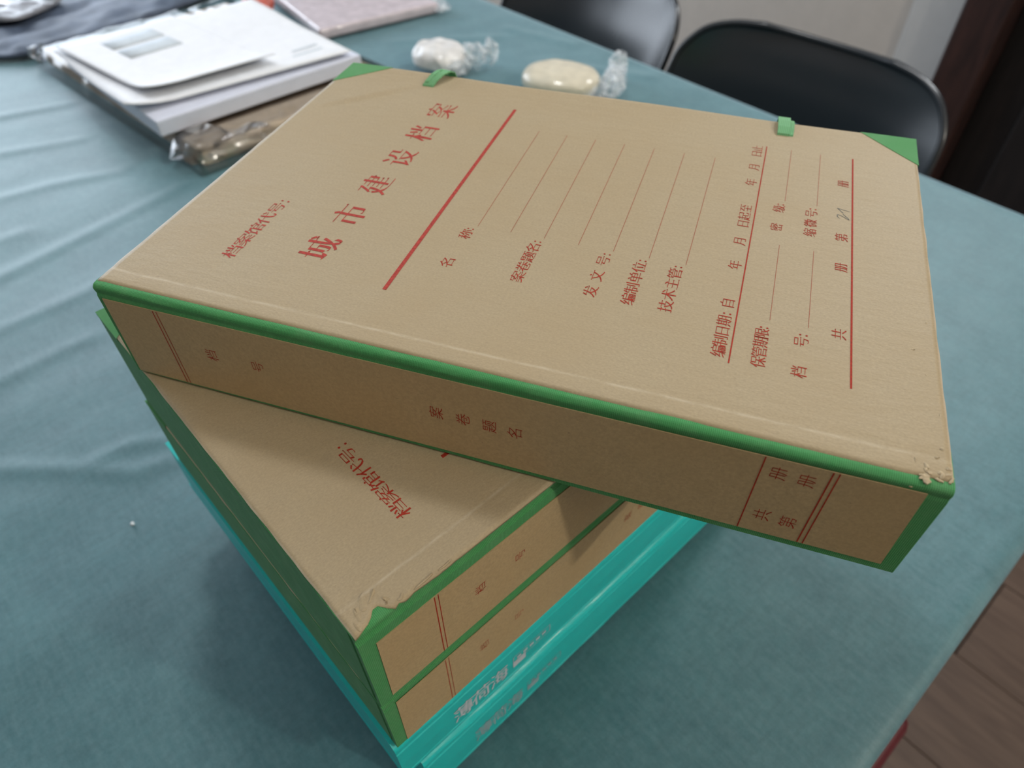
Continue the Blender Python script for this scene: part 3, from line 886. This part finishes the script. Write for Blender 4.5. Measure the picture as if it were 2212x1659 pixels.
def make_chair(loc, rz, label, W=0.217, recline=0.0):
    t = empty('shell_chair', loc, rz)
    tag(t, label, 'chair', 'black shell chairs along the far table edge')
    # stations: (y, z, half width, forward curl of the sides, superellipse shrink)
    P = [(-0.235, 0.405, 0.150, 0.00, 0), (-0.225, 0.428, 0.200, 0.005, 0), (-0.17, 0.440, 0.222, 0.020, 0), (-0.05, 0.428, 0.226, 0.045, 0), (0.06, 0.425, 0.226, 0.060, 0),
         (0.13, 0.455, 0.226, 0.072, 0), (0.175, 0.52, 0.224, 0.074, 0), (0.205, 0.60, W, 0.066, 0), (0.228, 0.68, W-0.001, 0.055, 0), (0.240, 0.720, W-0.008, 0.048, 0), (0.247, 0.750, W-0.030, 0.036, 0), (0.252, 0.768, W-0.072, 0.022, 0), (0.254, 0.775, W-0.118, 0.014, 0)]
    P = [(a+recline*max(0.0, b-0.5), b, c, d, e) for a, b, c, d, e in P]
    NT, NS = 72, 30
    vs, fs = [], []
    for i in range(NT+1):
        y, z, hw, cu, _ = catmull(P, i/NT)
        y2, z2, _a, _b, _c = catmull(P, min(1, i/NT+0.004))
        y1, z1, _a, _b, _c = catmull(P, max(0, i/NT-0.004))
        tx, tz = y2-y1, z2-z1; L = math.hypot(tx, tz) or 1
        ny, nz = -tz/L, tx/L       # shell's inner side
        for j in range(NS+1):
            s = -1+2*j/NS
            s = math.sin(s*math.pi/2)*0.35+s*0.65
            b = cu*(abs(s)**2.4)
            vs.append((hw*s, y+ny*b, z+nz*b))
    w = NS+1
    for i in range(NT):
        for j in range(NS):
            a = i*w+j; fs.append((a, a+1, a+w+1, a+w))
    o = mesh_obj('seat_shell', vs, fs, M_CHAIR, t, 1.0, True)
    so = o.modifiers.new('s', 'SOLIDIFY'); so.thickness = 0.007; so.offset = -1
    bv = o.modifiers.new('b', 'BEVEL'); bv.width = 0.0022; bv.segments = 2; bv.limit_method = 'ANGLE'; bv.angle_limit = R(50)
    # rolled rim following the shell's outline
    rim = [i*w for i in range(NT+1)] + [NT*w+j for j in range(1, NS+1)] + [i*w+NS for i in range(NT-1, -1, -1)] + [j for j in range(NS-1, 0, -1)]
    bm = bmesh.new(); rings = []
    pts = [Vector(vs[i]) for i in rim]; n = len(pts)
    for i in range(n):
        d = (pts[(i+1) % n]-pts[i-1]).normalized()
        a = d.cross(Vector((0, 0.35, 1))).normalized(); b = d.cross(a)
        rings.append([bm.verts.new(pts[i]+(a*math.cos(k*math.pi/4)+b*math.sin(k*math.pi/4))*0.0052) for k in range(8)])
    for i in range(n):
        A, B = rings[i], rings[(i+1) % n]
        for k in range(8): bm.faces.new((A[k], A[(k+1) % 8], B[(k+1) % 8], B[k]))
    bm_obj('rim', bm, M_CHAIR, t, True, scale=1.0)
    def rod(name, a, b, r0, r1, mat):
        a, b = Vector(a), Vector(b); d = (b-a).normalized()
        u = d.orthogonal().normalized(); v = d.cross(u)
        bm = bmesh.new(); A = []; B = []
        for k in range(12):
            q = u*math.cos(k*math.pi/6)+v*math.sin(k*math.pi/6)
            A.append(bm.verts.new(a+q*r0)); B.append(bm.verts.new(b+q*r1))
        for k in range(12): bm.faces.new((A[k], A[(k+1) % 12], B[(k+1) % 12], B[k]))
        bm.faces.new(A[::-1]); bm.faces.new(B)
        return bm_obj(name, bm, mat, t, scale=1.0)
    for sx in (-1, 1):
        rod('leg', (sx*0.12, -0.10, 0.408), (sx*0.215, -0.215, 0.0), 0.016, 0.011, M_CHAIRLEG)
        rod('leg', (sx*0.12, 0.08, 0.404), (sx*0.215, 0.20, 0.0), 0.016, 0.011, M_CHAIRLEG)
        rod('brace', (sx*0.15, -0.137, 0.28), (-sx*0.15, 0.117, 0.28), 0.004, 0.004, M_STEEL)
    return t
make_chair((-0.208, 0.775, -0.0), R(3), 'black glossy shell chair nearer the dark door, tucked under the far table edge')
make_chair((-0.690, 0.784, 0), R(-3), 'black glossy shell chair with a bright window reflection, left of the other chair', recline=0.10)

# dark red stool peeking out beyond the near table end
def stool():
    t = empty('plastic_stool', (0.475, 0.475, 0), R(8))
    tag(t, 'dark red plastic stool just peeking out below the right table edge', 'stool')
    m = simple('dark_red_plastic', (0.10, 0.006, 0.014), 0.5, 0.5, 200, 0.1)
    return t, m
st, M_STOOL = stool()
st.location = (0.228, 0.305, 0); st.rotation_euler = (0, 0, 0)
bm = bmesh.new(); bm_box(bm, -0.13, 0.13, -0.13, 0.13, 0.415, 0.44, 0.012, 3); bm_box(bm, -0.122, 0.122, -0.122, 0.122, 0.372, 0.4145, 0.01, 2)
bm_obj('seat', bm, M_STOOL, st, scale=1.0)
for sx in (-1, 1):
    for sy in (-1, 1):
        bm = bmesh.new(); bm_box(bm, -0.016, 0.016, -0.016, 0.016, 0, 0.385, 0.005, 2)
        for v in bm.verts:
            f = 1-v.co.z/0.385
            v.co.x += sx*(0.098+0.030*f); v.co.y += sy*(0.098+0.030*f)
        bm_obj('leg', bm, M_STOOL, st, scale=1.0)

# ------------------------------------------------------------------ papers and parcels on the far part of the table
M_PAPER = simple('white_paper', (0.80, 0.81, 0.84), 0.7, 0.3, 60, 0.03)
M_PAPER2 = simple('cool_white_paper', (0.68, 0.70, 0.80), 0.7, 0.3, 60, 0.03)
M_GREYPRINT = simple('grey_print', (0.56, 0.61, 0.65), 0.7, 0.2, 800, 0.2)
M_TAN = simple('tan_packing_paper', (0.66, 0.53, 0.38), 0.75, 0.3, 90, 0.10, 0.3)
M_PINK = simple('pale_pink_paper', (0.66, 0.58, 0.60), 0.7, 0.3, 30, 0.10)
M_CLEAR = clear_plastic('clear_film', rough=0.12, amount=0.03, bump=0.35, bscale=22)
M_CLEAR_CR = clear_plastic('crumpled_clear_film', rough=0.10, amount=0.10, bump=0.8, bscale=60)
M_GREYFILM = simple('grey_plastic_film', (0.075, 0.10, 0.15), 0.60, 0.5, 25, 0.3, 0.6)
M_GREYFILM2 = simple('pale_grey_plastic_film', (0.22, 0.225, 0.25), 0.35, 0.5, 25, 0.3, 0.6)
def filmed(name, col, bscale, bstr, var=0.10):
    b = NB(name); f = b.noise(b.mapping(), bscale, 3, 0.5, 0.6)
    g = b.noise(b.mapping(), 60, 3)
    c = b.mix(b.ramp(g, [(0.3, 0.0), (0.7, 1.0)]), tuple(x*(1-var) for x in col), tuple(min(1, x*(1+var)) for x in col))
    m = b.set(c, 0.55, None, 0.4, Coat_Weight=0.8, Coat_Roughness=0.10)
    b.l.new(b.bump(f, bstr, 0.004), b.bsdf.inputs['Coat Normal'])
    return m
M_CREAM = filmed('film_covered_cream', (0.62, 0.56, 0.43), 22, 0.5)
M_WHITEFILL = filmed('film_covered_white', (0.74, 0.72, 0.70), 55, 0.9, 0.16)
M_PINK = filmed('film_covered_pink_paper', (0.60, 0.52, 0.55), 35, 0.9, 0.12)
def white_film():
    m = bpy.data.materials.new('milky_crumpled_film'); m.use_nodes = True
    nt = m.node_tree; n = nt.nodes; l = nt.links
    p = n['Principled BSDF']; p.inputs['Base Color'].default_value = (0.80, 0.83, 0.86, 1); p.inputs['Roughness'].default_value = 0.15
    tr = n.new('ShaderNodeBsdfTransparent'); mx = n.new('ShaderNodeMixShader')
    lw = n.new('ShaderNodeTexNoise'); lw.inputs['Scale'].default_value = 90
    tc = n.new('ShaderNodeTexCoord'); rp = n.new('ShaderNodeValToRGB')
    rp.color_ramp.elements[0].position = 0.40; rp.color_ramp.elements[0].color = (0.12, 0.12, 0.12, 1)
    rp.color_ramp.elements[1].position = 0.62; rp.color_ramp.elements[1].color = (0.60, 0.60, 0.60, 1)
    l.new(tc.outputs['Object'], lw.inputs['Vector']); l.new(lw.outputs['Fac'], rp.inputs[0]); l.new(rp.outputs[0], mx.inputs[0])
    l.new(tr.outputs[0], mx.inputs[1]); l.new(p.outputs[0], mx.inputs[2]); l.new(mx.outputs[0], n['Material Output'].inputs['Surface'])
    return m
M_MILKY = white_film()

def sheet(name, corners, z, mat, parent=None, curl=None, th=0.0008, n=22, loc=None):
    """thin sheet through four corners (bilinear), with a curl function adding height"""
    vs, fs = [], []
    for j in range(n+1):
        for i in range(n+1):
            u, v = i/n, j/n
            x = (1-u)*(1-v)*corners[0][0]+u*(1-v)*corners[1][0]+u*v*corners[2][0]+(1-u)*v*corners[3][0]
            y = (1-u)*(1-v)*corners[0][1]+u*(1-v)*corners[1][1]+u*v*corners[2][1]+(1-u)*v*corners[3][1]
            vs.append((x, y, z+(curl(u, v) if curl else 0)))
    m = len(vs); w = n+1
    for q in list(vs): vs.append((q[0], q[1], q[2]-th))
    for j in range(n):
        for i in range(n):
            a = j*w+i; fs.append((a, a+1, a+w+1, a+w)); fs.append((m+a, m+a+w, m+a+w+1, m+a+1))
    for i in range(n):
        a = i; fs.append((a, m+a, m+a+1, a+1)); a = n*w+i; fs.append((a, a+1, m+a+1, m+a))
        a = i*w; fs.append((a, a+w, m+a+w, m+a)); a = i*w+n; fs.append((a, m+a, m+a+w, a+w))
    return mesh_obj(name, vs, fs, mat, parent, 1.0, True)

def puff(name, x0, x1, y0, y1, z0, z1, mat, parent=None, amp=0.004, fr=30, seed=0, n=34, taper=0.35, power=5):
    """pillow-like wrapped shape: a superellipsoid crumpled by noise, flat underneath"""
    bm = bmesh.new()
    bmesh.ops.create_icosphere(bm, subdivisions=5, radius=1.0)
    cx, cy, hz = (x0+x1)/2, (y0+y1)/2, (z1-z0)/2
    for v in bm.verts:
        p = v.co.copy()
        k = (abs(p.x)**power+abs(p.y)**power+abs(p.z)**3)**(-1/power)
        q = Vector((p.x*k, p.y*k, max(-1, min(1, p.z*k))))
        w = Vector((cx+q.x*(x1-x0)/2, cy+q.y*(y1-y0)/2, z0+hz+q.z*hz))
        n1 = noise.noise(Vector((w.x*fr, w.y*fr, w.z*fr+seed)))
        n2 = noise.noise(Vector((w.x*fr*2.7+5, w.y*fr*2.7, w.z*fr*2.7+seed)))
        ridge = (1-abs(n1)*2.2)*amp + n2*amp*0.6
        d = Vector((q.x*0.5, q.y*0.5, abs(q.z)))
        w += d*ridge
        w.z = max(z0, w.z)
        v.co = w
    return bm_obj(name, bm, mat, parent, True, scale=1.0)

TT = TZ+0.0012
# tan packet in a clear bag: parcel
pk = empty('bagged_packet', (0, 0, 0)); pk.location = (-0.77, 0.33, TT)
tag(pk, 'flat tan packet in a shiny clear plastic bag, under the white paper pile', 'packet')
pkb = box('packet', -0.225, 0.224, -0.145, 0.150, 0.001, 0.0225, M_TAN, pk, 0.005, 3, scale=1.0)
for v in pkb.data.vertices: v.co.y += 0.1*v.co.x
def bag_shell(parent):
    x0, x1, y0, y1 = -0.240, 0.238, -0.157, 0.168
    n = 150; m = 110
    vs, fs = [], []
    for j in range(m+1):
        for i in range(n+1):
            u, v = i/n, j/m
            x = x0+(x1-x0)*u; y = y0+(y1-y0)*v
            e = min((x-x0)/0.014, (x1-x)/0.016, (y-y0)/0.011, (y1-y)/0.014, 1.0)
            e = max(0.0, e)
            h = 0.0245*(e**0.6)+0.001
            loose = max(0, 1-min((x1-x)/0.06, 1))+max(0, 1-min((x-x0)/0.05, 1))+0.3*max(0, 1-min((y-y0)/0.02, 1))
            h += (0.0012+0.010*min(1, loose))*abs(noise.noise(Vector((x*24, y*24, 3))))*(1 if 0.03 < e else 0)
            vs.append((x, y+0.1*x, h))
    w = n+1
    for j in range(m):
        for i in range(n):
            a = j*w+i; fs.append((a, a+1, a+w+1, a+w))
    return mesh_obj('clear_bag', vs, fs, M_CLEAR, parent, 1.0, True)
bag_shell(pk)
def film_fold(cx, cy, cz, rx, ry, rz_, seed):
    """faceted loose folds of the clear bag"""
    rg2 = random.Random(seed)
    bm = bmesh.new(); bmesh.ops.create_icosphere(bm, subdivisions=2, radius=1.0)
    for v in bm.verts:
        k = rg2.uniform(0.72, 1.12)
        v.co = Vector((cx+v.co.x*rx*k, cy+v.co.y*ry*k, max(0.0005, cz+v.co.z*rz_*rg2.uniform(0.5, 1.15))))
    return bm_obj('film_fold', bm, M_FOLD, pk, scale=1.0)
M_FOLD = clear_plastic('folded_clear_film', rough=0.20, amount=0.07, bump=0.1, bscale=20)
film_fold(0.200, -0.112, 0.018, 0.030, 0.045, 0.020, 5)
film_fold(0.222, -0.065, 0.016, 0.018, 0.050, 0.016, 12)
film_fold(-0.232, -0.170, 0.016, 0.014, 0.016, 0.016, 7)

# pile of white paper
pp = empty('paper_pile', (-0.735, 0.315, TT+0.031))
tag(pp, 'thick pile of white paper sheets lying on the bagged packet', 'paper')
def pile_curl(u, v): return 0.0
bm = bmesh.new(); bm_box(bm, -0.140, 0.140, -0.140, 0.145, 0.0, 0.0195, 0.002, 2)
for v in bm.verts:
    v.co.x += 0.035*(v.co.z/0.02)*0 - 0.04*v.co.y*0.3
    v.co.y += 0.06*v.co.x
    if v.co.x > 0.1: v.co.z -= 0.002
bm_obj('sheet_block', bm, M_PAPER2, pp, scale=1.0)
sheet('loose_sheet', [(-0.150, -0.157), (0.112, -0.150), (0.135, 0.142), (-0.150, 0.140)], 0.0225, M_PAPER, pp,
      lambda u, v: 0.006*max(0, u-0.75)**2*16*0.3 + 0.010*(max(0, 0.22-v)/0.22)**2*(u**2) + 0.0008*math.sin(u*9))
# envelope on top with printed grey block
ev = empty('envelope', (-0.755, 0.26, TT+0.0565))
tag(ev, 'white envelope with a two-band grey address block, on top of the paper pile', 'envelope')
envc = [(-0.112, -0.098), (0.118, -0.062), (0.124, 0.104), (-0.132, 0.070)]
ecurl = lambda u, v: 0.010*max(0, (u-0.72)/0.28)**2 + 0.004*max(0, (0.3-v)/0.3)**2
sheet('envelope_body', envc, 0.0015, M_PAPER, ev, ecurl, th=0.0014)
def ebil(u, v):
    return tuple((1-u)*(1-v)*envc[0][k]+u*(1-v)*envc[1][k]+u*v*envc[2][k]+(1-u)*v*envc[3][k] for k in (0, 1))
for (u0, u1) in ((0.10, 0.255), (0.28, 0.44)):
    cs = [ebil(u0, 0.28), ebil(u1, 0.28), ebil(u1, 0.72), ebil(u0, 0.72)]
    sheet('printed_band', cs, 0.0017, M_GREYPRINT, ev, None, th=0.0001, n=3)
# faint lines of print on the loose sheet
for k in range(5):
    box('printed_line', 0.095-k*0.016, 0.1-k*0.016, 0.075-k*0.002+0.01*(k % 2), 0.120, 0.0238, 0.0240, M_GREYPRINT, pp, scale=1.0) if k < 2 else None

# pink packet in clear film
pn = empty('pink_packet', (-0.86, 0.665, TT), R(-20))
tag(pn, 'pale pink packet in clear film with bright glints, behind the white paper pile', 'packet')
pn.location = (-0.895, 0.668, TT); pn.rotation_euler = (0, 0, R(0))
bm = bmesh.new(); bm_box(bm, -0.12, 0.12, -0.14, 0.075, 0.001, 0.017, 0.004, 2)
for v in bm.verts:
    v.co = Matrix.Rotation(R(-8), 3, 'Z') @ v.co
bm_obj('pink_block', bm, M_PINK, pn, scale=1.0)
o = puff('clear_wrap', -0.128, 0.130, 0.060, 0.100, 0.0, 0.012, M_MILKY, pn, amp=0.003, fr=60, seed=3, power=5)
o.rotation_euler = (0, 0, R(-8))

# crumpled parcels and wrapped pastries
def wrapped(name, loc, rz, sx, sy, sz, inner, label, cat, seed, tail=None, wr=0.005):
    t = empty(name, loc, rz); tag(t, label, cat)
    puff('filling', -sx*0.93, sx*0.93, -sy*0.93, sy*0.93, 0.001, sz*0.95, inner, t, amp=wr*0.8, fr=26, seed=seed, power=2.3)
    puff('clear_wrapper', sx*0.55, sx*1.18, -sy*0.8, sy*0.55, 0.0, sz*0.55, M_MILKY, t, amp=wr, fr=70, seed=seed+2, power=2.4)
    if tail:
        for (tx, ty, lx, ly, lz) in tail:
            puff('twisted_film', tx-lx, tx+lx, ty-ly, ty+ly, 0.0, lz, M_MILKY, t, amp=0.008, fr=90, seed=seed+5+tx*100, power=2.2)
    return t
wrapped('wrapped_sweet', (-0.586, 0.590, TT), R(20), 0.042, 0.036, 0.034, M_WHITEFILL, 'small white item in crumpled clear film behind the left ribbon tie', 'wrapped item', 4,
        [(0.045, 0.022, 0.016, 0.014, 0.030), (0.062, 0.040, 0.009, 0.008, 0.03)])
wrapped('wrapped_bun', (-0.408, 0.664, TT), R(28), 0.057, 0.046, 0.036, M_CREAM, 'round cream bun in clear film behind the middle of the top box edge', 'wrapped item', 9, None, 0.0015)
tw = empty('film_twist', (-0.364, 0.722, TT), R(35))
tag(tw, 'crumpled strip of clear film standing beside the cream bun', 'plastic film')
puff('film', -0.010, 0.014, -0.045, 0.022, 0.0, 0.026, M_MILKY, tw, amp=0.010, fr=75, seed=21, power=2.4)
puff('film', -0.008, 0.012, 0.018, 0.048, 0.0, 0.034, M_MILKY, tw, amp=0.008, fr=85, seed=27, power=2.2)

# grey film parcels at the far left, red piece
for i, (x, y, rz, sx, sy, sz, mat, lab) in enumerate((
        (-1.213, 0.335, 14, 0.150, 0.270, 0.016, M_GREYFILM, 'dark blue grey plastic parcel behind the bagged packet, top left corner'),
        (-1.225, 0.170, 30, 0.085, 0.060, 0.012, M_GREYFILM2, 'pale crinkled plastic wrapping lying on the dark blue grey parcel'))):
    t = empty('plastic_parcel', (x, y, TT+(0.021 if i else 0)), R(rz)); tag(t, lab, 'parcel')
    puff('wrapping', -sx, sx, -sy, sy, 0.0, sz, mat, t, amp=0.006, fr=26, seed=30+i, power=4)
    box('sticker', -0.03, 0.035, -0.02, 0.03, sz+0.0035, sz+0.0042, M_PINK if i else M_PAPER, t, 0.0002, 1, scale=1.0)
rd = puff('red_wrapper', -0.028, 0.028, -0.022, 0.022, 0.0, 0.020, simple('orange_red_film', (0.62, 0.14, 0.10), 0.4, 0.5, 60, 0.3), None, amp=0.005, fr=60, seed=44, power=2.5)
rd.location = (-0.985, 0.505, TT)
tag(rd, 'small orange red wrapper behind the far edge of the white paper', 'wrapper')

# a white crumb of lint on the cloth beside the stack
ln = puff('lint_crumb', -0.0013, 0.0013, -0.0010, 0.0010, 0.0, 0.0014, simple('lint', (0.85, 0.86, 0.86), 0.9), None, amp=0.0008, fr=900, seed=4, power=2)
ln.location = (-0.112, -0.046, cloth_top_z(-0.112, -0.046))
tag(ln, 'tiny pale crumb of lint on the cloth left of the stack', 'lint')
